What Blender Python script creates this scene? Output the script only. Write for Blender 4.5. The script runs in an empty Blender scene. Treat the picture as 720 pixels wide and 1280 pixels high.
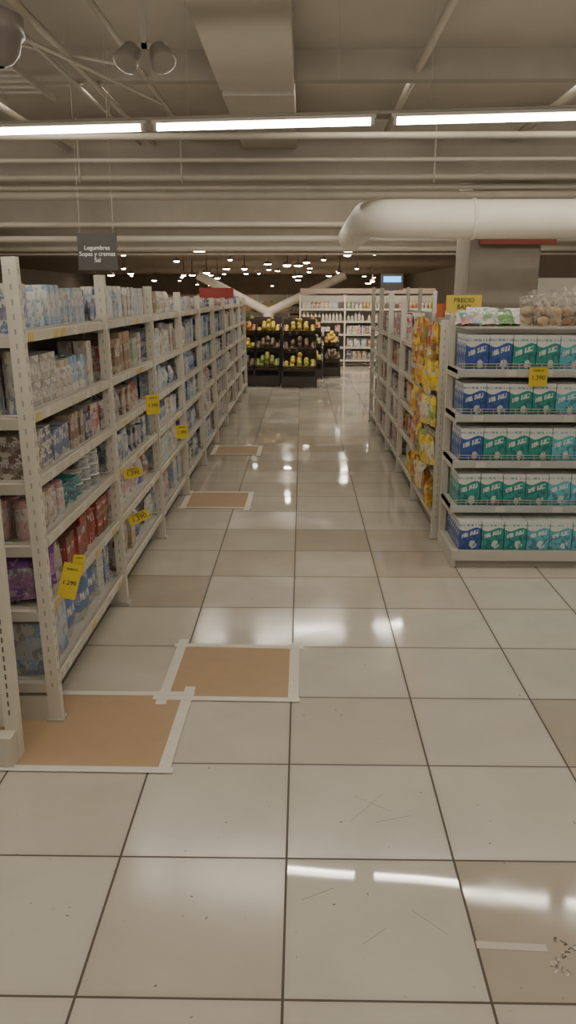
import bpy, math, random
from mathutils import Vector, Matrix, noise
R = random.Random(7)
scene = bpy.context.scene
COL = scene.collection

# ---------------------------------------------------------------- materials
def newmat(name):
    m = bpy.data.materials.new(name); m.use_nodes = True
    nt = m.node_tree; b = nt.nodes["Principled BSDF"]
    return m, nt, b
def N(nt, t, **kw):
    n = nt.nodes.new(t)
    for k, v in kw.items(): setattr(n, k, v)
    return n
def math_(nt, op, a, b=None, c=None):
    n = N(nt, 'ShaderNodeMath', operation=op)
    for i, x in enumerate((a, b, c)):
        if x is None: continue
        if isinstance(x, (int, float)): n.inputs[i].default_value = x
        else: nt.links.new(x, n.inputs[i])
    return n.outputs[0]
def mix_(nt, f, a, b, blend='MIX'):
    n = N(nt, 'ShaderNodeMix', data_type='RGBA', blend_type=blend)
    for i, x in ((0, f), (6, a), (7, b)):
        if isinstance(x, (int, float)): n.inputs[i].default_value = x
        elif isinstance(x, tuple): n.inputs[i].default_value = (*x[:3], 1)
        else: nt.links.new(x, n.inputs[i])
    return n.outputs[2]
def noise_(nt, vec, scale, detail=3, w=None):
    n = N(nt, 'ShaderNodeTexNoise')
    if w is not None:
        n.noise_dimensions = '4D'; nt.links.new(w, n.inputs['W'])
    n.inputs['Scale'].default_value = scale; n.inputs['Detail'].default_value = detail
    if vec is not None: nt.links.new(vec, n.inputs['Vector'])
    return n.outputs['Fac']

def mat_simple(name, col, rough=.5, metal=0., var=.12, scale=6):
    m, nt, b = newmat(name)
    g = N(nt, 'ShaderNodeNewGeometry')
    f = noise_(nt, g.outputs['Position'], scale, 4)
    c = mix_(nt, f, tuple(x*(1-var) for x in col), tuple(min(1, x*(1+var)) for x in col))
    nt.links.new(c, b.inputs['Base Color'])
    b.inputs['Roughness'].default_value = rough; b.inputs['Metallic'].default_value = metal
    return m

def mat_attr(name, rough=.45):
    m, nt, b = newmat(name)
    a = N(nt, 'ShaderNodeAttribute', attribute_name='Col')
    g = N(nt, 'ShaderNodeNewGeometry')
    f = noise_(nt, g.outputs['Position'], 9, 4)
    c = mix_(nt, f, (.86, .85, .83), (1, 1, 1))
    nt.links.new(mix_(nt, 1.0, a.outputs['Color'], c, 'MULTIPLY'), b.inputs['Base Color'])
    b.inputs['Roughness'].default_value = rough
    return m

def mat_product():
    m, nt, b = newmat('product_print')
    a = N(nt, 'ShaderNodeAttribute', attribute_name='Col')
    a2 = N(nt, 'ShaderNodeAttribute', attribute_name='Col2')
    uv = N(nt, 'ShaderNodeUVMap', uv_map='UVMap')
    sx = N(nt, 'ShaderNodeSeparateXYZ'); nt.links.new(uv.outputs[0], sx.inputs[0])
    u, v = sx.outputs[0], sx.outputs[1]
    w = math_(nt, 'MULTIPLY', a.outputs['Alpha'], 37.0)
    n1 = noise_(nt, uv.outputs[0], 2.2, 2, w)
    blob = math_(nt, 'GREATER_THAN', n1, .52)
    band = math_(nt, 'MULTIPLY', math_(nt, 'GREATER_THAN', v, .28), math_(nt, 'LESS_THAN', v, .72))
    msk = math_(nt, 'MAXIMUM', math_(nt, 'MULTIPLY', blob, .85), math_(nt, 'MULTIPLY', band, .55))
    c = mix_(nt, msk, a.outputs['Color'], a2.outputs['Color'])
    mp = N(nt, 'ShaderNodeMapping'); mp.inputs['Scale'].default_value = (11, 4, 1)
    nt.links.new(uv.outputs[0], mp.inputs[0])
    n2 = noise_(nt, mp.outputs[0], 1.4, 1, w)
    tb = math_(nt, 'MULTIPLY', math_(nt, 'GREATER_THAN', v, .52), math_(nt, 'LESS_THAN', v, .7))
    ub = math_(nt, 'MULTIPLY', math_(nt, 'GREATER_THAN', u, .12), math_(nt, 'LESS_THAN', u, .88))
    t = math_(nt, 'MULTIPLY', math_(nt, 'MULTIPLY', tb, ub), math_(nt, 'GREATER_THAN', n2, .5))
    inv = N(nt, 'ShaderNodeInvert'); nt.links.new(a2.outputs['Color'], inv.inputs[1])
    c = mix_(nt, math_(nt, 'MULTIPLY', t, .65), c, inv.outputs[0])
    n3 = noise_(nt, uv.outputs[0], 14, 2, w)
    sm = math_(nt, 'MULTIPLY', math_(nt, 'LESS_THAN', v, .25), math_(nt, 'GREATER_THAN', n3, .55))
    c = mix_(nt, math_(nt, 'MULTIPLY', sm, .5), c, (.65, .62, .56))
    n4 = noise_(nt, uv.outputs[0], 5, 3, w)
    c = mix_(nt, math_(nt, 'MULTIPLY', math_(nt, 'GREATER_THAN', n4, .57), .5), c, (.15, .11, .09))
    nt.links.new(c, b.inputs['Base Color'])
    b.inputs['Roughness'].default_value = .38
    return m

def mat_carton():
    m, nt, b = newmat('milk_carton_print')
    a = N(nt, 'ShaderNodeAttribute', attribute_name='Col')
    uv = N(nt, 'ShaderNodeUVMap', uv_map='UVMap')
    sx = N(nt, 'ShaderNodeSeparateXYZ'); nt.links.new(uv.outputs[0], sx.inputs[0])
    u, v = sx.outputs[0], sx.outputs[1]
    w = math_(nt, 'MULTIPLY', a.outputs['Alpha'], 3.0)
    wave = math_(nt, 'MULTIPLY', math_(nt, 'SINE', math_(nt, 'MULTIPLY', u, 6.0)), .06)
    top = math_(nt, 'GREATER_THAN', math_(nt, 'ADD', v, wave), .72)
    c = mix_(nt, top, a.outputs['Color'], (.66, .68, .66))
    mp = N(nt, 'ShaderNodeMapping'); mp.inputs['Scale'].default_value = (16, 3, 1)
    nt.links.new(uv.outputs[0], mp.inputs[0])
    n0 = noise_(nt, mp.outputs[0], 1.2, 0, w)
    hb = math_(nt, 'MULTIPLY', math_(nt, 'GREATER_THAN', v, .83), math_(nt, 'LESS_THAN', v, .9))
    c = mix_(nt, math_(nt, 'MULTIPLY', math_(nt, 'MULTIPLY', hb, math_(nt, 'GREATER_THAN', n0, .5)), .7), c, a.outputs['Color'])
    sl = math_(nt, 'ADD', v, math_(nt, 'MULTIPLY', u, -.22))
    mp2 = N(nt, 'ShaderNodeMapping'); mp2.inputs['Scale'].default_value = (7.5, 4.5, 1); mp2.inputs['Rotation'].default_value = (0, 0, .2)
    nt.links.new(uv.outputs[0], mp2.inputs[0])
    n1 = noise_(nt, mp2.outputs[0], 1.2, 1, w)
    bb = math_(nt, 'MULTIPLY', math_(nt, 'GREATER_THAN', sl, .37), math_(nt, 'LESS_THAN', sl, .52))
    ub = math_(nt, 'MULTIPLY', math_(nt, 'GREATER_THAN', u, .12), math_(nt, 'LESS_THAN', u, .88))
    t = math_(nt, 'MULTIPLY', math_(nt, 'MULTIPLY', bb, ub), math_(nt, 'GREATER_THAN', n1, .47))
    c = mix_(nt, math_(nt, 'MULTIPLY', t, .8), c, (.7, .72, .7))
    du = math_(nt, 'SUBTRACT', u, .66); dv = math_(nt, 'MULTIPLY', math_(nt, 'SUBTRACT', v, .17), 1.3)
    d = math_(nt, 'SQRT', math_(nt, 'ADD', math_(nt, 'MULTIPLY', du, du), math_(nt, 'MULTIPLY', dv, dv)))
    n2 = noise_(nt, uv.outputs[0], 6, 2, w)
    sp = math_(nt, 'LESS_THAN', math_(nt, 'ADD', d, math_(nt, 'MULTIPLY', n2, .3)), .31)
    c = mix_(nt, math_(nt, 'MULTIPLY', sp, .75), c, (.66, .7, .68))
    dk = math_(nt, 'MULTIPLY', math_(nt, 'LESS_THAN', v, .5), math_(nt, 'GREATER_THAN', n2, .53))
    c = mix_(nt, math_(nt, 'MULTIPLY', dk, .5), c, (.02, .04, .12))
    nt.links.new(c, b.inputs['Base Color'])
    b.inputs['Roughness'].default_value = .4
    return m

def mat_floor():
    m, nt, b = newmat('polished_floor_tiles')
    g = N(nt, 'ShaderNodeNewGeometry')
    s = N(nt, 'ShaderNodeSeparateXYZ'); nt.links.new(g.outputs['Position'], s.inputs[0])
    px = math_(nt, 'DIVIDE', math_(nt, 'ADD', s.outputs[0], 20.04), .5)
    py = math_(nt, 'DIVIDE', math_(nt, 'ADD', s.outputs[1], 19.953), .5)
    fx, fy = math_(nt, 'FRACT', px), math_(nt, 'FRACT', py)
    ix, iy = math_(nt, 'FLOOR', px), math_(nt, 'FLOOR', py)
    cm = N(nt, 'ShaderNodeCombineXYZ'); nt.links.new(ix, cm.inputs[0]); nt.links.new(iy, cm.inputs[1])
    wn = N(nt, 'ShaderNodeTexWhiteNoise', noise_dimensions='3D'); nt.links.new(cm.outputs[0], wn.inputs['Vector'])
    sr = N(nt, 'ShaderNodeSeparateColor'); nt.links.new(wn.outputs['Color'], sr.inputs[0])
    r1, r2, r3 = sr.outputs
    def cells(lst):
        tot = None
        for (a, c) in lst:
            k = math_(nt, 'MULTIPLY', math_(nt, 'COMPARE', ix, float(a), .1), math_(nt, 'COMPARE', iy, float(c), .1))
            tot = k if tot is None else math_(nt, 'ADD', tot, k)
        return tot
    ex = math_(nt, 'MINIMUM', fx, math_(nt, 'SUBTRACT', 1, fx))
    ey = math_(nt, 'MINIMUM', fy, math_(nt, 'SUBTRACT', 1, fy))
    e = math_(nt, 'MINIMUM', ex, ey)
    grout = math_(nt, 'LESS_THAN', e, .0070)
    ramp = N(nt, 'ShaderNodeValToRGB'); ramp.color_ramp.interpolation = 'CONSTANT'
    el = ramp.color_ramp.elements
    el[0].position = 0; el[0].color = (.52, .48, .41, 1)
    el[1].position = .3; el[1].color = (.55, .515, .45, 1)
    for p, c in ((.55, (.49, .445, .375, 1)), (.70, (.54, .50, .43, 1)), (.86, (.445, .39, .32, 1))):
        k = el.new(p); k.color = c
    nt.links.new(wn.outputs['Value'], ramp.inputs[0])
    c0 = mix_(nt, cells([(41, 43), (42, 45), (38, 48), (41, 49), (40, 50)]), ramp.outputs[0], (.43, .375, .305))
    c0 = mix_(nt, cells([(40, 43), (40, 44), (41, 44), (41, 46), (41, 47), (40, 46), (39, 44), (42, 47)]), c0, (.56, .53, .465))
    big = noise_(nt, g.outputs['Position'], 3.5, 5)
    fine = noise_(nt, g.outputs['Position'], 45, 3)
    c = mix_(nt, big, (.82, .81, .78), (1.08, 1.08, 1.08))
    c = mix_(nt, 1.0, c0, c, 'MULTIPLY')
    edge = math_(nt, 'MULTIPLY', math_(nt, 'SUBTRACT', 1, math_(nt, 'MINIMUM', math_(nt, 'MULTIPLY', e, 22), 1)), .2)
    c = mix_(nt, edge, c, (.3, .25, .2))
    spk = math_(nt, 'MULTIPLY', math_(nt, 'GREATER_THAN', fine, .735), .6)
    c = mix_(nt, spk, c, (.16, .13, .1))
    c = mix_(nt, grout, c, (.075, .06, .045))
    nt.links.new(c, b.inputs['Base Color'])
    rough = math_(nt, 'ADD', .045, math_(nt, 'MULTIPLY', math_(nt, 'MULTIPLY', r1, r1), .12))
    rough = math_(nt, 'ADD', rough, math_(nt, 'MULTIPLY', math_(nt, 'MAXIMUM', math_(nt, 'SUBTRACT', big, .45), 0), .3))
    rough = mix_(nt, cells([(39, 43), (39, 44), (40, 44), (41, 44)]), rough, (.17, .17, .17))
    rough = mix_(nt, cells([(40, 43), (41, 46), (40, 49), (39, 52), (40, 53), (39, 55), (40, 57), (41, 55), (39, 59)]), rough, (.03, .03, .03))
    rough = math_(nt, 'MAXIMUM', rough, math_(nt, 'MULTIPLY', grout, .8))
    nt.links.new(rough, b.inputs['Roughness'])
    n2 = noise_(nt, g.outputs['Position'], 2.0, 1)
    tx = math_(nt, 'ADD', math_(nt, 'MULTIPLY', math_(nt, 'SUBTRACT', r2, .5), .008), math_(nt, 'MULTIPLY', math_(nt, 'SUBTRACT', n2, .5), .008))
    ty = math_(nt, 'ADD', math_(nt, 'MULTIPLY', math_(nt, 'SUBTRACT', r3, .5), .012), math_(nt, 'MULTIPLY', math_(nt, 'SUBTRACT', n2, .5), .008))
    nv = N(nt, 'ShaderNodeCombineXYZ'); nt.links.new(tx, nv.inputs[0]); nt.links.new(ty, nv.inputs[1]); nv.inputs[2].default_value = 1
    nm = N(nt, 'ShaderNodeVectorMath', operation='NORMALIZE'); nt.links.new(nv.outputs[0], nm.inputs[0])
    nt.links.new(nm.outputs[0], b.inputs['Normal'])
    b.inputs['IOR'].default_value = 1.6
    return m

def mat_emit(name, col, s):
    m = bpy.data.materials.new(name); m.use_nodes = True
    nt = m.node_tree; nt.nodes.clear()
    e = N(nt, 'ShaderNodeEmission'); e.inputs[0].default_value = (*col, 1); e.inputs[1].default_value = s
    o = N(nt, 'ShaderNodeOutputMaterial'); nt.links.new(e.outputs[0], o.inputs[0])
    return m
def mat_plastic_film():
    m, nt, b = newmat('clear_plastic_film')
    b.inputs['Base Color'].default_value = (.66, .62, .55, 1); b.inputs['Roughness'].default_value = .12
    g = N(nt, 'ShaderNodeNewGeometry')
    bp = N(nt, 'ShaderNodeBump'); bp.inputs['Strength'].default_value = 1; bp.inputs['Distance'].default_value = .03
    nh = noise_(nt, g.outputs['Position'], 34, 3)
    nt.links.new(nh, bp.inputs['Height']); nt.links.new(bp.outputs[0], b.inputs['Normal'])
    tr = N(nt, 'ShaderNodeBsdfTransparent'); mx = N(nt, 'ShaderNodeMixShader')
    nt.links.new(math_(nt, 'ADD', .12, math_(nt, 'MULTIPLY', math_(nt, 'GREATER_THAN', nh, .52), .35)), mx.inputs[0])
    o = nt.nodes['Material Output']
    nt.links.new(tr.outputs[0], mx.inputs[1]); nt.links.new(b.outputs[0], mx.inputs[2]); nt.links.new(mx.outputs[0], o.inputs[0])
    return m

M_PAINT = mat_attr('painted_metal', .42)
M_PROD = mat_product()
M_CART = mat_carton()
MATS = [M_PAINT, M_PROD, M_CART]
M_FLOOR = mat_floor()
M_CEIL = mat_simple('ceiling_plaster', (.44, .40, .34), .8, 0, .2, 1.3)
M_BEAM = mat_simple('beam_concrete', (.34, .305, .255), .8, 0, .25, 1.8)
M_PIPE = mat_simple('conduit_paint', (.44, .40, .335), .55, 0, .12, 3)
M_DUCT = mat_simple('duct_metal', (.85, .81, .71), .5, 0, .08, 2.5)
M_WALL = mat_simple('wall_paint', (.45, .41, .35), .8, 0, .1, 1)
M_DARK = mat_simple('brown_backwall', (.36, .29, .22), .8, 0, .3, 1)
M_CARD = mat_simple('cardboard', (.40, .275, .165), .75, 0, .07, 14)
M_TAPE = mat_simple('masking_tape', (.64, .61, .53), .5, 0, .08, 30)
M_TUBE = mat_emit('fluorescent_tube_glow', (1.0, .93, .80), 30)
M_SPOTE = mat_emit('spotlight_glow', (1.0, .88, .70), 40)
M_FILM = mat_plastic_film()
M_BLUE = mat_emit('blue_screen_glow', (.12, .45, 1.0), 3)
M_TEXTW = mat_simple('sign_text_white', (.85, .85, .8), .5)
M_TEXTK = mat_simple('sign_text_black', (.03, .03, .03), .5)
M_SMOKE = mat_simple('smoked_plastic', (.17, .15, .13), .3)

# ---------------------------------------------------------------- mesh builder
class MB:
    def __init__(s): s.v=[]; s.f=[]; s.uv=[]; s.c=[]; s.c2=[]; s.m=[]; s.sm=[]
    def face(s, idx, uvs, col, col2, mat, sm, rnd):
        s.f.append(idx)
        for q in uvs:
            s.uv += [q[0], q[1]]; s.c += [col[0], col[1], col[2], rnd]; s.c2 += [col2[0], col2[1], col2[2], 1]
        s.m.append(mat); s.sm.append(sm)
    def box(s, M, x0, x1, y0, y1, z0, z1, col, col2=None, mat=0, rnd=0.):
        col2 = col2 or col; n = len(s.v)
        for p in ((x0,y0,z0),(x1,y0,z0),(x1,y1,z0),(x0,y1,z0),(x0,y0,z1),(x1,y0,z1),(x1,y1,z1),(x0,y1,z1)):
            s.v.append(tuple(M @ Vector(p)))
        U = [(0,0),(1,0),(1,1),(0,1)]; T = [(0,.95),(1,.95),(1,1),(0,1)]
        for f, q in (((0,1,5,4),U),((1,2,6,5),U),((2,3,7,6),U),((3,0,4,7),U),((4,5,6,7),T),((3,2,1,0),T)):
            s.face([n+i for i in f], q, col, col2, mat, False, rnd)
    def lathe(s, M, prof, n=10, mat=1, rnd=0., col2=None, sm=True):
        b = len(s.v); h = max(1e-4, prof[-1][1]-prof[0][1])
        for r, z, c in prof:
            for i in range(n):
                a = 2*math.pi*i/n
                s.v.append(tuple(M @ Vector((r*math.sin(a), -r*math.cos(a), z))))
        for k in range(len(prof)-1):
            c = prof[k+1][2]
            for i in range(n):
                j = (i+1) % n
                ids = [b+k*n+i, b+k*n+j, b+(k+1)*n+j, b+(k+1)*n+i]
                v0 = (prof[k][1]-prof[0][1])/h; v1 = (prof[k+1][1]-prof[0][1])/h
                uu = (i/n*2) % 1; s.face(ids, [(uu,v0),(uu+2/n,v0),(uu+2/n,v1),(uu,v1)], c, col2 or c, mat, sm, rnd)
        k = len(prof)-1
        s.face([b+k*n+i for i in range(n)], [(.5,.99)]*n, prof[-1][2], prof[-1][2], 0, False, rnd)
    def bag(s, M, w, d, h, col, col2, rnd=0., nx=6, ny=7, mat=1, wa=.012):
        b = len(s.v)
        for side in (-1, 1):
            for j in range(ny+1):
                for i in range(nx+1):
                    u, v = i/nx, j/ny
                    t = d/2*(max(0, math.sin(math.pi*u))**.55)*(max(0, math.sin(math.pi*min(1, v*.93+.05)))**.6)
                    if j in (0, ny): t = d*.06 if j == ny else d*.3*max(0, math.sin(math.pi*u))**.5
                    wr = wa*math.sin(u*17+v*9+rnd*40)*(h)
                    x = (u-.5)*w*(1-.05*math.sin(math.pi*v))
                    s.v.append(tuple(M @ Vector((x, side*t+(wr if 0 < i < nx and 0 < j < ny else 0), h*v))))
        st = (nx+1)*(ny+1)
        for j in range(ny):
            for i in range(nx):
                a = b+j*(nx+1)+i
                q = [(i/nx,j/ny),((i+1)/nx,j/ny),((i+1)/nx,(j+1)/ny),(i/nx,(j+1)/ny)]
                s.face([a, a+1, a+nx+2, a+nx+1], q, col, col2, mat, True, rnd)
                c = a+st
                s.face([c+nx+1, c+nx+2, c+1, c], [q[3],q[2],q[1],q[0]], col, col2, mat, True, rnd)
    def obj(s, name, mats=None, parent=None, loc=None):
        me = bpy.data.meshes.new(name); me.from_pydata(s.v, [], s.f)
        uv = me.uv_layers.new(name='UVMap'); uv.data.foreach_set('uv', s.uv)
        a = me.color_attributes.new('Col', 'FLOAT_COLOR', 'CORNER'); a.data.foreach_set('color', s.c)
        a = me.color_attributes.new('Col2', 'FLOAT_COLOR', 'CORNER'); a.data.foreach_set('color', s.c2)
        for m in (mats or MATS): me.materials.append(m)
        me.polygons.foreach_set('material_index', s.m)
        me.polygons.foreach_set('use_smooth', s.sm)
        me.update()
        o = bpy.data.objects.new(name, me); COL.objects.link(o)
        if parent: o.parent = parent
        return o
I4 = Matrix.Identity(4)
def T(x, y, z=0, rz=0, rx=0, ry=0):
    return Matrix.Translation((x, y, z)) @ Matrix.Rotation(rz, 4, 'Z') @ Matrix.Rotation(rx, 4, 'X') @ Matrix.Rotation(ry, 4, 'Y')
def empty(name, loc=(0, 0, 0)):
    e = bpy.data.objects.new(name, None); COL.objects.link(e); e.location = loc; return e
def boxobj(name, x0, x1, y0, y1, z0, z1, mat, parent=None, M=I4, bevel=0):
    mb = MB(); mb.box(M, x0, x1, y0, y1, z0, z1, (1, 1, 1)); o = mb.obj(name, [mat], parent)
    if bevel:
        md = o.modifiers.new('b', 'BEVEL'); md.width = bevel; md.segments = 2
    return o
def pipe(name, pts, r, mat, parent=None, smooth=False, res=6):
    cu = bpy.data.curves.new(name, 'CURVE'); cu.dimensions = '3D'; cu.bevel_depth = r; cu.bevel_resolution = res; cu.use_fill_caps = True
    sp = cu.splines.new('NURBS' if smooth else 'POLY'); sp.points.add(len(pts)-1)
    for i, p in enumerate(pts): sp.points[i].co = (*p, 1)
    if smooth: sp.order_u = 3; sp.use_endpoint_u = True; sp.resolution_u = 12
    o = bpy.data.objects.new(name, cu); COL.objects.link(o); cu.materials.append(mat)
    if parent: o.parent = parent
    return o
def text(name, body, size, M, mat, parent=None, extr=.0008):
    cu = bpy.data.curves.new(name, 'FONT'); cu.body = body; cu.size = size; cu.align_x = 'CENTER'; cu.align_y = 'CENTER'; cu.extrude = extr
    cu.materials.append(mat)
    o = bpy.data.objects.new(name, cu); COL.objects.link(o); o.matrix_world = M @ Matrix.Rotation(math.pi/2, 4, 'X')
    if parent: o.parent = parent
    return o

# ---------------------------------------------------------------- room shell
XL, YE_ = -14, 56
boxobj('floor', XL, 7, -6, YE_, -.1, 0, M_FLOOR)
boxobj('ceiling', XL, 7, -6, 18, 3.5, 3.6, M_CEIL)
boxobj('ceiling_back', XL, 7, 18, YE_, 2.95, 3.6, M_DARK)
boxobj('wall_left', XL-.1, XL, -6, YE_, 0, 3.6, M_WALL)
boxobj('wall_right', 7, 7.1, -6, YE_, 0, 3.6, M_WALL)
boxobj('wall_front', XL, 7, -6.1, -6, 0, 3.6, M_WALL)
boxobj('wall_back', XL, 7, YE_, YE_+.1, 0, 3.6, M_DARK)

for (y0, y1, z) in ((9.6, 10.05, 2.9), (13.0, 13.5, 2.66), (17.4, 18.0, 2.58)):
    boxobj('ceiling_beam', XL, 7, y0, y1, z, 3.5, M_BEAM)
boxobj('ceiling_beam', XL, 7, 7.0, 7.12, 3.28, 3.5, M_BEAM)
boxobj('rectangular_air_duct', -.66, -.07, -2, 6.98, 3.2, 3.42, M_PIPE, bevel=.01)
boxobj('rectangular_air_duct', -.66, -.07, 7.14, 9.58, 3.2, 3.42, M_PIPE, bevel=.01)
for (y, z, r) in ((8.0, 3.04, .03), (8.8, 2.96, .02), (9.3, 2.86, .035), (9.35, 2.77, .03), (9.4, 2.69, .045),
                  (12.7, 2.66, .04), (12.8, 2.46, .05), (17.0, 2.55, .05), (17.1, 2.46, .03)):
    pipe('conduit_pipe', [(XL+.1, y, z), (6.9, y-.1, z)], r, M_PIPE)
for (x, z, r) in ((-1.25, 3.3, .02), (-1.65, 3.25, .025), (-1.8, 3.25, .015), (-2.6, 3.2, .03), (.9, 3.35, .03), (2.3, 3.3, .04)):
    pipe('conduit_pipe', [(x, -3, z), (x, 9.55, z)], r, M_PIPE)
mb = MB()
for k in range(24):
    mb.box(T(0, 3+k*.16, 3.12), -2.35, -1.95, 0, .015, 0, .015, (.38, .35, .30))
for x in (-2.35, -1.96): mb.box(I4, x, x+.015, 3, 6.9, 3.1, 3.15, (.38, .35, .30))
mb.obj('cable_tray')
for (a, bq) in (((-1.9, 5.2, 3.2), (-1.2, 7.4, 3.2)), ((-2.6, 5.6, 3.3), (-1.4, 6.6, 3.3)), ((-1.3, 9.2, 3.45), (-1.3, 9.2, 2.8)), ((-2.4, 9.2, 3.45), (-2.4, 9.2, 2.8)), ((1.4, 9.2, 3.45), (1.4, 9.2, 2.8))):
    pipe('conduit_pipe', [a, bq], .012, M_PIPE)

pipe('round_air_duct', [(6.9, 8.5, 2.37), (3, 8.5, 2.37), (1.4, 8.5, 2.37), (.86, 8.55, 2.38), (.72, 9.1, 2.43), (.72, 9.6, 2.47), (.72, 12.6, 2.47)], .188, M_DUCT, smooth=True, res=12)
for x in (1.70, 2.72, 3.8):
    mb = MB(); mb.lathe(Matrix.Translation((x-.02, 8.5, 2.37)) @ Matrix.Rotation(math.pi/2, 4, 'Y'), [(.19, 0, (1,1,1)), (.199, .005, (1,1,1)), (.199, .03, (1,1,1)), (.19, .035, (1,1,1))], 32, 0)
    mb.obj('duct_clamp_ring', [M_DUCT])
boxobj('square_column', 2.0, 2.85, 10.1, 11, 0, 3.5, mat_simple('column_paint', (.34, .30, .25), .6), bevel=.02)
boxobj('red_sign_band', 2.1, 3.0, 10.0, 10.06, 2.22, 2.36, mat_simple('red_sign', (.35, .09, .06), .5))

# ---------------------------------------------------------------- lights
def tube(x, y, z, L, rz=0, power=22, area=True):
    e = empty('fluorescent_light'); M = T(x, y, z, rz); e.matrix_world = M  # name also covers the added fill tubes over mid and far aisle
    mb = MB(); mb.box(I4, -L/2-.03, L/2+.03, -.02, .02, .022, .04, (.7, .68, .62))
    mb.box(I4, -L/2-.02, -L/2, -.018, .018, -.018, .03, (.75, .73, .68)); mb.box(I4, L/2, L/2+.02, -.018, .018, -.018, .03, (.75, .73, .68))
    mb.obj('fixture_body', None, e)
    mb = MB(); mb.lathe(Matrix.Translation((-L/2, 0, 0)) @ Matrix.Rotation(math.pi/2, 4, 'Y'), [(.018, 0, (1,1,1)), (.018, L, (1,1,1))], 12, 0)
    mb.obj('glass_tube', [M_TUBE], e)
    if z < 3.4:
        for sx in (-L*.35, L*.35): pipe('hanger_wire', [(sx, 0, .04), (sx, 0, 3.5-z)], .0015, M_PIPE, e)
    if area:
        l = bpy.data.lights.new('tube_light', 'AREA'); l.shape = 'RECTANGLE'; l.size = L; l.size_y = .03; l.energy = power; l.color = (1, .91, .77)
        o = bpy.data.objects.new('tube_light', l); COL.objects.link(o); o.parent = e; o.location = (0, 0, -.02)
ang = -math.atan(.11)
for x in (-4.35, -2.97, -1.6, -.24, 1.17, 2.56, 3.95, 5.3):
    tube(x, 5.1-.11*x, 2.6, 1.27, ang, 4)
for y in (2.3, -.4, -3.2):
    for x in (-4.4, -1.6, -.24, 1.17, 4):
        tube(x, y-.11*x, 2.6, 1.27, ang, 5)
for x in (-4.4, -2.2, .8, 2.6, 4.6): tube(x, 7.25, 3.43, 1.27, 0, 11)  # added fill tubes, unseen behind the beam, brighten upper ceiling and mid aisle
for y, z in ((11.3, 3.3), (15.2, 3.25)):  # added tube rows, hidden by the beams, to light the far aisle floor
    for x in (-4.4, -1.8, 0, 1.6, 4.2):
        tube(x, y, z, 1.27, 0, 17)
pipe('light_rail', [(-8, 5.1+.88, 2.65), (6.9, 5.1-.76, 2.65)], .010, M_PIPE)

# back zone recessed / track spotlights, all at ceiling height
sp = empty('ceiling_spotlights')
mb = MB(); mbl = MB(); HC = (.34, .28, .22)
k = 0
for yy in (20, 23, 26, 29, 33, 37, 41, 46, 51):
    for q in range(9):
        x = -.235*yy + q*(.31*yy/8) + R.uniform(-.5, .5); y = yy+R.uniform(-1.3, 1.3)
        if R.random() < .35 or x < XL+.3: continue
        z = R.choice((2.80, 2.70, 2.55, 2.25) if yy > 22 else (2.6, 2.3))
        r = R.choice((.06, .08, .11))*(1+yy/70)
        mb.lathe(T(x, y, z), [(r*.9, .0, HC), (r*1.02, .01, HC), (r*.8, .07, HC), (.02, .08, HC), (.004, 2.96-z, HC)], 10, 0)
        mbl.lathe(T(x, y, z-.04), [(.001, 0, (1,1,1)), (r*.6, .006, (1,1,1)), (r*.9, .03, (1,1,1)), (r*.9, .042, (1,1,1))], 10, 0)
mb.obj('lamp_housings', None, sp); mbl.obj('lamp_faces', [M_SPOTE], sp)
for (x, y, z, p) in ((-.3, 16.4, 2.5, 80), (.9, 18.2, 2.7, 170), (-4, 20, 2.7, 180), (-1.2, 19.9, 2.5, 130), (2.6, 18.4, 2.7, 130), (-5, 26, 2.7, 220), (0, 27, 2.7, 220), (-3, 34, 2.7, 300), (3, 36, 2.7, 300), (-5, 46, 2.7, 350), (1, 48, 2.7, 350)):
    l = bpy.data.lights.new('spot_lamp', 'SPOT'); l.energy = p; l.spot_size = 2.8; l.spot_blend = .8; l.shadow_soft_size = .06; l.color = (1, .87, .70)
    o = bpy.data.objects.new('spot_lamp', l); COL.objects.link(o); o.location = (x, y, z); o.parent = sp

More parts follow.
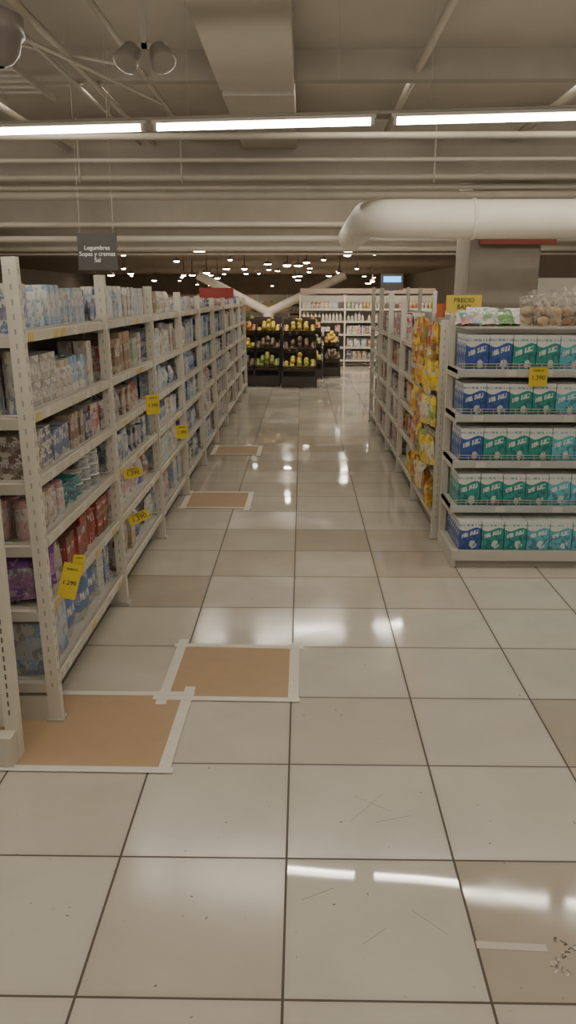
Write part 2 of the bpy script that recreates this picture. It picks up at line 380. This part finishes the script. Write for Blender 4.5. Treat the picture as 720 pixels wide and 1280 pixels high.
# ---------------------------------------------------------------- products
WH=(.60,.58,.53); CR=(.52,.45,.36); BL=(.07,.14,.36); LB=(.26,.38,.54); SK=(.36,.47,.57); NV=(.035,.05,.15); BR=(.17,.085,.055); TN=(.38,.27,.18)
RD=(.40,.07,.06); TE=(.06,.29,.30); PK=(.5,.30,.30); PU=(.13,.04,.21); YE=(.70,.49,.04); GR=(.12,.30,.10); GY=(.36,.34,.32); OR=(.58,.24,.06); SI=(.45,.46,.46)
PALS = {
 'white': [(WH,LB),(WH,SK),(CR,WH),(WH,GY),(SK,WH),(WH,PK),(WH,TN),(WH,BL),(LB,WH)],
 'jars':  [(WH,LB),(GY,WH),(SK,WH),(WH,BL),(LB,WH),(WH,CR),(CR,GY),(TN,WH)],
 'blue':  [(LB,WH),(BL,WH),(WH,BL),(SK,WH),(BL,SK),(WH,LB),(NV,WH)],
 'boxes': [(WH,BR),(WH,NV),(NV,WH),(CR,BR),(WH,GY),(GY,NV),(WH,BL),(WH,RD)],
 'tubs':  [(WH,TE),(WH,PK),(SK,WH),(WH,CR),(CR,PK),(SK,TE),(WH,BR),(TE,WH)],
 'brown': [(BR,WH),(BR,CR),(WH,BR),(TN,BR),(BR,CR),(NV,WH),(RD,WH),(BR,RD)],
 'base':  [(SI,BL),(WH,BL),(LB,WH),(BR,WH),(CR,TN),(SI,WH),(BL,WH)],
 'yellow':[(YE,RD),(YE,OR),(YE,GR),(YE,BR),(YE,RD),(YE,OR),(RD,YE),(WH,YE)],
 'warm':  [(RD,WH),(CR,RD),(YE,RD),(WH,RD),(BR,YE),(TN,WH),(WH,GR),(OR,WH),(PK,WH),(WH,CR)],
 'mix':   [(WH,LB),(CR,BR),(LB,WH),(WH,TN),(TN,BR),(GY,WH),(WH,RD),(BR,CR),(WH,PK),(BL,WH),(WH,GR)],
}
def jit(c, a=.06): 
    k = 1+R.uniform(-a*2, a*2); return tuple(max(0.01, min(.9, x*k)) for x in c)
def item(mb, M, kind, w, d, h, c1, c2, rnd):
    if kind == 'box': mb.box(M, -w/2, w/2, 0, d, 0, h, c1, c2, 1, rnd)
    elif kind == 'bag':
        mb.bag(M @ T(0, d/2, 0, R.uniform(-.12, .12), R.uniform(-.1, .06)), w, d, h, c1, c2, rnd)
    elif kind == 'jar':
        r = w/2*.95; lid = c2
        mb.lathe(M @ T(0, r, 0), [(r*.9,0,c1),(r,.01,c1),(r,h*.72,c1),(r*.85,h*.80,c1),(r*.85,h*.82,lid),(r*.88,h*.98,lid),(r*.8,h,lid)], 10, 1, rnd, c2)
    elif kind == 'bottle':
        r = w/2*.9
        mb.lathe(M @ T(0, r, 0), [(r*.9,0,c1),(r,.015,c1),(r,h*.6,c1),(r*.8,h*.72,c1),(r*.35,h*.83,c1),(r*.35,h*.86,c2),(r*.4,h,c2)], 10, 1, rnd, c2)
    elif kind == 'tub':
        r = w/2*.97
        mb.lathe(M @ T(0, r, 0), [(r*.82,0,c1),(r*.95,h*.86,c1),(r,h*.87,c2),(r,h*.97,c2),(r*.9,h,c2)], 12, 1, rnd, c2)
KW = {'box':(.07,.15),'bag':(.12,.19),'jar':(.065,.09),'bottle':(.07,.09),'tub':(.10,.13)}
def fill(mb, M, width, gap, kinds, pal, rows=2, x0=.03, depth=.42, stack=True):
    x = x0
    while x < width-.08:
        k = R.choice(kinds); lo, hi = KW[k]; w = R.uniform(lo, hi); c1, c2 = R.choice(PALS[pal]); c1, c2 = jit(c1), jit(c2)
        h = gap*R.uniform(.62, .95); st = 1
        if k in ('tub',) and stack: h = gap*.28; st = R.choice((2, 3))
        if k == 'box' and R.random() < .2 and stack: h = gap*.4; st = 2
        d = min(.16, w*1.0) if k != 'box' else R.uniform(.06, .14)
        if k == 'bag': d = .07
        rnd = R.random()
        for _ in range(R.choice((1, 2, 2, 3))):
            if x+w > width-.03: x = width; break
            if R.random() < .035: x += w; continue
            off = R.uniform(0, .03)
            for r in range(rows):
                yy = .015+off+r*(d+.012)
                if yy+d > depth: break
                for s_ in range(st):
                    item(mb, M @ T(x+w/2, yy, s_*h*1.005, R.uniform(-.05, .05)), k, w*.96, d, h*.99, c1, c2, rnd)
            x += w+.004
    return mb

CREAM = (.58, .545, .465); POSTC = (.62, .585, .505)
def run(name, prodname, M, nb, bw, levels, depth, heights, plan, rows=2, slots=4, tags=True, topgap=.24, revslots=False, pw=.018):
    e = empty(name)
    fr = MB(); sh = MB(); pr = MB(); tg = MB()
    for i in range(nb+1):
        H = heights[min(i, len(heights)-1)]
        fr.box(M @ T(i*bw, 0), -pw, pw, -.03, .02, 0, H, POSTC)
        fr.box(M @ T(i*bw, 0), -pw, pw, depth-.03, depth+.01, 0, H, POSTC)
        fr.box(M @ T(i*bw, 0), -pw*.8, pw*.8, .02, depth, .0, .11, (.55, .52, .45))
        fr.box(M @ T(i*bw, 0), -.03, .03, -.04, .03, 0, .012, (.45, .43, .38))
        near = (i < slots) if not revslots else (i > nb-slots)
        if near:
            k = 0
            while .15+k*.05 < H-.04:
                z = .15+k*.05
                fr.box(M @ T(i*bw, 0), -.003, .003, -.031, -.03, z, z+.02, (.3, .28, .24))
                for sx in (-pw-.0008, pw-.0002):
                    fr.box(M @ T(i*bw, 0), sx, sx+.001, -.008, -.002, z, z+.02, (.35, .33, .28))
                k += 1
        for z in levels:
            fr.box(M @ T(i*bw, 0), -pw*.85, pw*.85, .02, depth*.9, z-.045, z-.005, (.52, .49, .42))
    sh.box(M, 0, nb*bw, depth, depth+.02, .05, min(heights)-.02, (.50, .47, .41))
    for i in range(nb):
        for li, z in enumerate(levels):
            x0, x1 = i*bw+pw, (i+1)*bw-pw
            sh.box(M, x0, x1, .0, depth, z-.018, z, (.56, .53, .47))
            sh.box(M @ T(0, -.012, z, 0, .12), x0, x1, -.008, .004, -.030, .008, CREAM)
            sh.box(M, x0, x1, -.006, .0, z, z+.018, (.45, .43, .37))
            if tags:
                x = x0+.05
                while x < x1-.08:
                    c = R.choice(((.66,.65,.61),(.66,.65,.61),(.6,.58,.5),(.62,.5,.15)))
                    if R.random() < .75: tg.box(M @ T(x, -.012, z, 0, .12), 0, .055, -.0105, -.0082, -.027, .004, c)
                    x += R.uniform(.08, .2)
            nxt = levels[li+1] if li+1 < len(levels) else z+topgap
            if i >= 3 and li == len(levels)-1: nxt = z+topgap*.75
            g = nxt-z-.04
            kinds, pal = plan(i, li)
            fill(pr, M @ T(x0, 0, z), x1-x0, g, kinds, pal, rows, depth=depth-.02)
    fr.obj('upright_posts', None, e); sh.obj('shelf_boards', None, e)
    if tg.f: tg.obj('shelf_price_labels', None, e)
    pr.obj(prodname)
    return e

# left gondola
def planL(i, li):
    t = [(['bag','box'],'base'), (['bag','bag','box'],'brown'), (['tub','tub','jar'],'tubs'), (['box'],'boxes'), (['jar','box','box'],'jars'), (['box','bottle','box','jar'],'white')]
    if i == 0: return t[li]
    if i == 1: return [(['bag','box'],'base'), (['bag'],'mix'), (['box','jar'],'blue'), (['bag','box'],'brown'), (['box','jar'],'mix'), (['bottle','box'],'white')][li]
    if i in (2, 3): return (R.choice((['box','bottle'],['jar','box'],['bag','box'])), R.choice(('blue','white','mix')))
    return (R.choice((['box'],['jar','box'],['box','bottle'],['bag','box'])), R.choice(('blue','blue','white','mix','boxes')))
ML = T(-.975, 2.85, 0, math.pi/2, -.018)
LEV = [.17, .47, .73, .97, 1.21, 1.5]
run('gondola_shelving', 'packaged_groceries', ML, 9, 1.24, LEV, .46, [1.76, 1.73, 1.69, 1.66, 1.63, 1.61], planL, rows=2, slots=3)
mb = MB()
for k in range(3):
    mb.bag(T(-1.10-k*.005, 2.92+.07*k, .485, .35, -.1), .22, .09, .18, (.2,.06,.32), (.45,.25,.5), .3+k*.1)
    mb.bag(T(-1.34, 2.93+.07*k, .485, .1, -.1), .2, .08, .2, (.2,.06,.32), (.4,.2,.3), .5+k*.1)
mb.bag(T(-1.13, 2.93, .185, .2, -.15), .2, .08, .2, SI, WH, .7); mb.bag(T(-1.35, 2.94, .185, -.2, -.15), .2, .08, .21, WH, LB, .75)
mb.obj('purple_snack_bags')

# right gondola (aisle side)
def planR(i, li):
    if i >= 4: return (['bag'], 'yellow')
    if i == 3: return (['bag','box'], 'warm')
    return (R.choice((['box'],['bag','box'],['jar','box'])), R.choice(('warm','mix','mix')))
MR = T(.93, 10.75, 0, -math.pi/2)
LEVR = [.15, .43, .70, .96, 1.24]
run('gondola_shelving', 'packaged_groceries', MR, 5, 1.08, LEVR, .45, [1.74, 1.72, 1.68, 1.6, 1.5, 1.48], planR, rows=2, revslots=True, topgap=.30, slots=2)
boxobj('gondola_rear_panel', 1.41, 1.86, 5.35, 10.75, .02, 1.45, mat_simple('rear_panel_paint', (.5, .47, .41), .5))
mb = MB()
for k in range(36):
    z = (.25, .50, .76, 1.0, 1.13, 1.27)[k % 6]+R.uniform(-.03, .03)
    c1 = R.choice((YE, YE, YE, YE, YE, YE, OR))
    mb.bag(T(.89, 5.42+(k//6)*.18+R.uniform(-.04, .04), z, -math.pi/2+R.uniform(-.4, .4), R.uniform(-.15, .15)), .16, .07, .2, jit(c1), R.choice((RD, OR, GR, BR, YE, WH)), R.random())
mb.obj('yellow_snack_bags')

# ---------------------------------------------------------------- end cap
ec = empty('end_cap_shelf')
X0, X1, YF, YB = .93, 2.25, 4.86, 5.24
fr = MB()
for x in (X0, X1-.04):
    fr.box(I4, x, x+.04, YB-.05, YB, 0, 1.5, POSTC)
    fr.box(I4, x, x+.03, 4.745, YB-.05, .0, .085, CREAM)
    for z in (1.20, .93, .645, .36):
        fr.box(I4, x, x+.012, YF, YB-.05, z-.05, z, CREAM)
fr.box(I4, X0+.04, X1-.04, YB-.03, YB-.01, .05, 1.48, (.50, .47, .41))
fr.box(I4, X0, X1, 4.745, YB-.05, .085, .105, CREAM)
fr.box(I4, X0+.03, X1-.03, 4.76, 4.78, 0, .085, (.36, .34, .29))
fr.box(I4, X0, X1, 4.73, 4.745, .045, .11, (.55, .53, .47))
tg = MB()
for z in (1.20, .93, .645, .36):
    fr.box(I4, X0, X1, YF, YB-.05, z-.02, z, CREAM)
    fr.box(T(0, YF, z, 0, .2), X0, X1, -.012, 0, -.038, .008, (.50, .51, .49))
    for zz in (.02, .036):
        fr.box(I4, X0, X1, YF+.004, YF+.008, z+zz, z+zz+.004, (.55, .53, .47))
    for k in range(20):
        fr.box(I4, X0+.03+k*.067, X0+.033+k*.067, YF+.004, YF+.007, z, z+.038, (.55, .53, .47))
    for k in range(7):
        x = X0+.12+k*.18+R.uniform(-.03, .03)
        tg.box(T(0, YF, z, 0, .2), x, x+.06, -.015, -.0125, -.033, .004, R.choice(((.66,.65,.6),(.5,.52,.52))))
fr.obj('frame', None, ec); tg.obj('price_labels', None, ec)
cb = (.04, .10, .32); ct = (.03, .27, .23); cl = (.12, .42, .50)
mb = MB()
plans = [(1.20, .225, [cb]*2+[ct]*2+[cl]*4), (.93, .21, [cb]*2+[ct]*2+[cl]*4), (.645, .225, [cb]+[ct]*3+[cl]*4), (.36, .225, [ct]*4+[cl]*4), (.107, .20, [cb]+[ct]*2+[cl]*5)]
for z, h, seq in plans:
    w = .14; x = X0+.045; yf = (YF+.015) if z > .2 else 4.765; dd = .055
    h = h-.02
    for c in seq:
        for r in range(7):
            y = yf+r*(dd+.002)
            if y+dd > YB-.05: break
            mb.box(T(x+w/2, y+R.uniform(0, .003), z+.001, R.uniform(-.03, .03)), -w*.485, w*.485, 0, dd, 0, h*R.uniform(.98, 1.0), jit(c, .03), None, 2, R.random()*.1)
        x += w
mb.obj('milk_powder_cartons')
def pricetag(M, w, h, s='1.390', s2='OFERTA'):
    e = empty('price_tag')
    mb = MB(); mb.box(M, -w/2, w/2, -.001, .001, -h/2, h/2, (.70, .54, .05)); mb.obj('card', None, e)
    text('digits', s, w*.34, M @ T(0, -.002, -h*.05), M_TEXTK, e); text('heading', s2, w*.16, M @ T(0, -.002, h*.33), M_TEXTK, e)
pricetag(T(1.405, 4.83, 1.165, .02), .11, .11)
pricetag(T(-.925, 3.0, .53, .35, 0, .28), .075, .15, '1.290')
pricetag(T(-.92, 4.25, .70, .5, 0, -.1), .10, .055); pricetag(T(-.925, 4.95, .98, .6), .09, .12)
pricetag(T(-.92, 4.35, .42, .5, 0, -.3), .12, .06); pricetag(T(-.925, 6.1, .62, .6), .1, .1); pricetag(T(-.92, 3.12, .56, .5, 0, .2), .05, .08)
mb = MB()
mb.box(I4, X0+.045, X1-.045, YF+.05, YB-.05, 1.44, 1.452, CREAM)
for k in range(9):
    mb.bag(T(1.0+k*.035, 5.0+R.uniform(-.03, .08), 1.458, R.uniform(-.5, .5), R.uniform(-1.0, -.5)), .14, .06, .12, R.choice((WH, GR, CR, WH, TE)), R.choice((GR, RD, WH)), R.random())
mb.obj('packaged_snacks')
e = empty('yellow_shelf_sign')
mb = MB(); mb.box(T(1.09, 5.6, 1.59, .05), -.12, .12, -.004, .004, -.07, .045, (.56, .43, .06)); mb.box(T(1.09, 5.6, 1.5), -.006, .006, -.003, .003, -.02, .04, (.5,.5,.5))
mb.box(T(.94, 5.62, 1.53, .3), -.03, .03, -.004, .004, -.04, .05, (.45, .12, .05))
mb.obj('sign_card', None, e); text('sign_text', 'PRECIO\nBAJO', .042, T(1.09, 5.594, 1.58, .05), M_TEXTK, e)
# bread rolls in clear bags
pe = empty('bagged_bread_rolls')
fm = MB(); rl = MB()
for k in range(10):
    x = 1.40+.085*k; y = 5.03+R.uniform(-.05, .06); hh = R.uniform(.15, .2)+(.03 if 2 < k < 7 else 0)
    for j in range(4):
        cx, cz = x+(j % 2-.5)*.07, 1.485+(j//2)*.055; r = .03; c = jit(R.choice(((.42,.27,.14),(.5,.36,.2),(.36,.22,.12))))
        rl.lathe(T(cx, y+R.uniform(-.01, .01), cz, R.uniform(-.5, .5), 0, math.pi/2), [(r*.2,-.045,c),(r*.8,-.03,c),(r,0,c),(r*.8,.03,c),(r*.2,.045,c)], 10, 0)
    fm.bag(T(x, y, 1.452, R.uniform(-.6, .6), R.uniform(-.15, .15), R.uniform(-.35, .35)), .17, .11, hh, (1,1,1), (1,1,1), R.random(), 14, 14, 0, .06)
    fm.bag(T(x+.02, y+.01, 1.452+hh*.8, R.uniform(-.9, .9), R.uniform(-.4, .4), R.uniform(-.7, .7)), .07, .03, .07, (1,1,1), (1,1,1), R.random(), 8, 6, 0, .1)
fm.obj('clear_film', [M_FILM], pe); rl.obj('rolls', None, pe)

# ---------------------------------------------------------------- near-left neighbouring shelf end (perforated)
e = empty('perforated_shelf_end')
mb = MB(); mb.box(I4, -1.065, -1.02, 2.56, 2.61, 0, 1.8, POSTC)
mb.box(I4, -1.9, -1.065, 2.58, 2.60, .12, 1.75, (.56, .53, .46)); mb.box(I4, -1.9, -1.023, 2.50, 2.559, 0, .12, CREAM)
for k in range(40):
    for j in range(12):
        mb.box(I4, -1.09-j*.04-.012, -1.09-j*.04, 2.5785, 2.5799, .18+k*.035, .195+k*.035, (.07, .06, .05))
    mb.box(I4, -1.046, -1.04, 2.5588, 2.56, .18+k*.035, .2+k*.035, (.12, .10, .09))
mb.obj('frame', None, e)

# ---------------------------------------------------------------- cardboard sheets taped on the floor
def card(x0, x1, y0, y1, rz, seed):
    e = empty('cardboard_floor_sheet'); cx, cy = (x0+x1)/2, (y0+y1)/2; e.location = (cx, cy, 0); e.rotation_euler[2] = rz
    w, d = (x1-x0)/2, (y1-y0)/2
    boxobj('cardboard', -w, w, -d, d, .0005, .004, M_CARD, e)
    rr = random.Random(seed); mb = MB(); t = .022
    for sx in (-1, 1): mb.box(T(sx*w, rr.uniform(-.01, .01), .004, rr.uniform(-.02, .02)), -t, t, -d-rr.uniform(.02, .07), d+rr.uniform(.02, .07), 0, .0012, (1,1,1))
    for sy in (-1, 1): mb.box(T(rr.uniform(-.01, .01), sy*d, .0045, rr.uniform(-.015, .015)), -w-rr.uniform(.02, .05), w+rr.uniform(.02, .05), -t*.8, t*.8, 0, .0012, (1,1,1))
    mb.obj('tape', [M_TAPE], e)
card(-1.6, -.48, 2.50, 3.06, .0, 3)
card(-.575, -.03, 3.02, 3.54, -.02, 5)
card(-.95, -.43, 6.14, 6.66, .0, 8)
card(-.95, -.46, 8.35, 8.85, .0, 9)

# floor blemishes
mb = MB(); mb.box(T(.55, 1.72, .0004, -.05), -.09, .09, -.012, .012, 0, .0008, (.55, .5, .42)); mb.obj('tape_strip_remnant')
mb = MB()
for k in range(70):
    x, y = .66+.04*math.sin(k*.21)+R.uniform(-.012, .012)+k*.001, 1.75-k*.004
    mb.box(T(x, y, .0003, R.uniform(0, 3)), -R.uniform(.002, .012), R.uniform(.002, .012), -.0012, R.uniform(.001, .003), 0, .0006, R.choice(((.12,.1,.08),(.6,.58,.52),(.2,.17,.14),(.6,.58,.52))))
mb.obj('floor_chip_debris')
mb = MB()
for (x, y, L, a) in ((.22, 2.3, .2, .9), (.24, 2.32, .14, -.6), (.3, 2.24, .12, .3), (.05, 1.9, .1, .5), (.35, 1.8, .12, -.8), (.2, 1.75, .09, .7)):
    mb.box(T(x, y, .0003, a), -L/2, L/2, -.0006, .0006, 0, .0004, (.28, .24, .2))
for k in range(14):
    mb.box(T(R.uniform(-.8, 1.2), R.uniform(1.5, 3.2), .0003, R.uniform(0, 3)), -.004, .004, -.002, .002, 0, .0005, (.15, .12, .1))
mb.obj('floor_scuff_marks')

# ---------------------------------------------------------------- produce display
def produce(x0, x1, y0, tiers, pal, seed):
    rr = random.Random(seed); e = empty('fruit_display_stand'); fr = MB(); fu = MB(); BK = (.05, .04, .035)
    for t in range(tiers):
        z = .30+t*.30; ya = y0+t*.36
        n = max(1, round((x1-x0)/.42)); w = (x1-x0)/n
        for yy in (ya+.01, ya+.33):
            for k in range(n+1): fr.box(I4, x0+k*w-.015, x0+k*w+.015, yy-.015, yy+.015, 0, z, BK)
        for k in range(n):
            a, b_ = x0+k*w+.01, x0+(k+1)*w-.01
            M = T(0, ya, z, 0, .3)
            fr.box(M, a, b_, 0, .34, 0, .015, BK)
            for q in range(2):
                fr.box(M, a, b_, 0, .012, .02+q*.045, .05+q*.045, BK); fr.box(M, a, b_, .328, .34, .02+q*.045, .05+q*.045, BK)
            fr.box(M, a, a+.012, 0, .34, 0, .11, BK); fr.box(M, b_-.012, b_, 0, .34, 0, .11, BK)
            if t == 0: fr.box(I4, a, b_, ya, ya+.02, .02, .2, BK)
            c = pal[(t*n+k) % len(pal)]
            for i in range(5):
                for j in range(4):
                    for l in range(3):
                        if l and (i in (0, 4)): continue
                        if l == 2 and (i != 2 or rr.random() < .4): continue
                        if rr.random() < .12: continue
                        r = .046; cx = a+.05+i*(b_-a-.1)/4+rr.uniform(-.01, .01); cy = .05+j*.08; cz = .075+l*.065
                        cc = tuple(v*rr.uniform(.6, 1.0) for v in c)
                        fu.lathe(M @ T(cx, cy, cz, rr.uniform(0, 3), rr.uniform(-.5, .5)), [(r*.3,-r,cc),(r*.85,-r*.55,cc),(r,0,cc),(r*.85,r*.55,cc),(r*.3,r*.95,cc)], 8, 0)
    fr.box(I4, x0, x1, y0+tiers*.36-.02, y0+tiers*.36, 0, .3+tiers*.3, BK)
    fr.obj('crates_and_frame', None, e); fu.obj('fruit', None, e)
YF_ = (.66,.50,.08); GF = (.30,.35,.08); OF = (.5,.22,.05); RF = (.35,.07,.04); DF = (.18,.12,.07)
produce(-1.35, -.42, 15.0, 3, [DF, GF, YF_, DF, OF, YF_, RF], 1)
produce(-.36, .26, 14.8, 3, [YF_, DF, YF_, YF_, YF_, YF_], 2)
produce(-.30, .40, 16.4, 3, [GF, YF_, OF], 4)
produce(-1.3, -.42, 16.5, 3, [GF, OF, RF, YF_], 5)
produce(.46, .78, 16.8, 2, [DF, YF_], 6)

def planB(i, li): return (R.choice((['box'],['bag','box'],['bottle'])), R.choice(('warm','warm','mix','boxes')))
run('shelving_rack', 'packaged_groceries', T(-.05, 19.4, 0, 0), 3, 1.05, [.15, .45, .75, 1.05, 1.33], .4, [1.66], planB, rows=1, slots=0, tags=False)
boxobj('shelf_header_sign', -.05, 3.1, 19.36, 19.40, 1.68, 1.80, mat_simple('header_sign', (.25, .2, .16), .5))
run('shelving_rack', 'packaged_groceries', T(-7.0, 24, 0, 0), 6, 1.1, [.2, .55, .9], .4, [1.15], planB, rows=1, slots=0, tags=False)
run('shelving_rack', 'packaged_groceries', T(-9.0, 33, 0, 0), 10, 1.2, [.2, .6, 1.0, 1.35], .4, [1.7], planB, rows=1, slots=0, tags=False)
mb = MB()
for x, c in ((-5.8, (.6,.3,.1)), (-4.2, (.4,.1,.05)), (-2.3, (.65,.35,.12)), (-1.2, (.6,.42,.2))):
    mb.box(I4, x, x+.8, 23.9, 23.94, 1.2, 1.45, c)
mb.obj('department_signs')
M_STRUT = mat_simple('strut_paint', (.60, .56, .48), .5)
e = empty('v_shaped_support')
for x2 in (-2.7, 1.1):
    pipe('strut', [(-.88, 21.5, 1.22), (x2, 21.5, 2.15)], .11, M_STRUT, e)
pipe('strut_base', [(-.88, 21.5, 0), (-.88, 21.5, 1.25)], .14, M_STRUT, e)

e = empty('hanging_aisle_sign')
M = T(-1.47, 6.0, 1.94)
mb = MB(); mb.box(M, -.14, .14, -.01, .01, -.13, .12, (.06, .057, .055)); mb.obj('board', None, e)
text('sign_text', 'Legumbres\nSopas y cremas\nSal', .042, M @ T(0, -.0115, -.02), M_TEXTW, e)
for sx in (-.12, .12): pipe('wire', [(-1.47+sx, 6.0, 2.06), (-1.47+sx, 6.0, 3.5)], .0012, M_PIPE, e)
mb = MB(); mb.box(I4, -1.42, -.95, 11.4, 11.44, 1.60, 1.74, (.36, .04, .03)); mb.box(I4, -1.42, -1.38, 11.44, 14, 1.60, 1.72, (.33, .04, .03)); mb.obj('red_header_sign')
e = empty('small_display_screen')
boxobj('housing', 1.0, 1.28, 10.6, 10.66, 1.70, 1.90, M_SMOKE, e); boxobj('glow', 1.03, 1.25, 10.592, 10.6, 1.8, 1.87, M_BLUE, e)
boxobj('stand', 1.12, 1.16, 10.61, 10.65, 1.3, 1.72, M_SMOKE, e)

e = empty('security_dome_camera', (-1.245, 3.62, 2.64))
mb = MB(); D = (.10,.09,.08)
mb.lathe(I4, [(.02,-.105,D),(.055,-.09,D),(.085,-.055,D),(.098,0,D),(.11,.005,(.5,.47,.42)),(.11,.08,(.5,.47,.42)),(.05,.11,(.5,.47,.42)),(.02,.12,(.5,.47,.42)),(.02,.86,(.5,.47,.42))], 24, 0)
mb.obj('dome_body', [M_SMOKE, M_SMOKE, M_SMOKE], e)
e = empty('twin_emergency_light', (-.83, 4.65, 2.84))
ML_ = mat_simple('grey_lens', (.25,.225,.19), .4)
for s_ in (-1, 1):
    mb = MB(); mb.lathe(T(s_*.085, 0, 0, s_*.7, 2.5), [(.02,-.08,WH),(.05,-.05,WH),(.064,.02,WH),(.068,.05,WH),(.056,.052,GY)], 20, 0); mb.obj('lamp_head', [ML_], e)
mb = MB(); mb.box(I4, -.015, .015, -.015, .015, .04, .36, (.35,.33,.29)); mb.box(I4, -.12, .12, -.015, .015, .04, .06, (.4,.38,.33)); mb.obj('bracket', None, e)

def planD(i, li): return (['box','bag'], 'mix')
run('shelving_rack', 'packaged_groceries', T(3.2, 11.6, 0, 0), 3, 1.1, [.2, .6, 1.0, 1.4], .4, [1.9], planD, rows=1, slots=0, tags=False)

# ---------------------------------------------------------------- world + camera
w = bpy.data.worlds.new('World'); scene.world = w; w.use_nodes = True
w.node_tree.nodes['Background'].inputs[0].default_value = (1, .93, .82, 1); w.node_tree.nodes['Background'].inputs[1].default_value = .3
cd = bpy.data.cameras.new('camera'); co = bpy.data.objects.new('camera', cd); COL.objects.link(co)
co.location = (0, 0, 1.63); co.rotation_euler = (math.radians(90-15.11), 0, math.radians(.996))
cd.sensor_fit = 'VERTICAL'; cd.sensor_height = 36; cd.lens = 28.125; cd.clip_start = .05
scene.camera = co
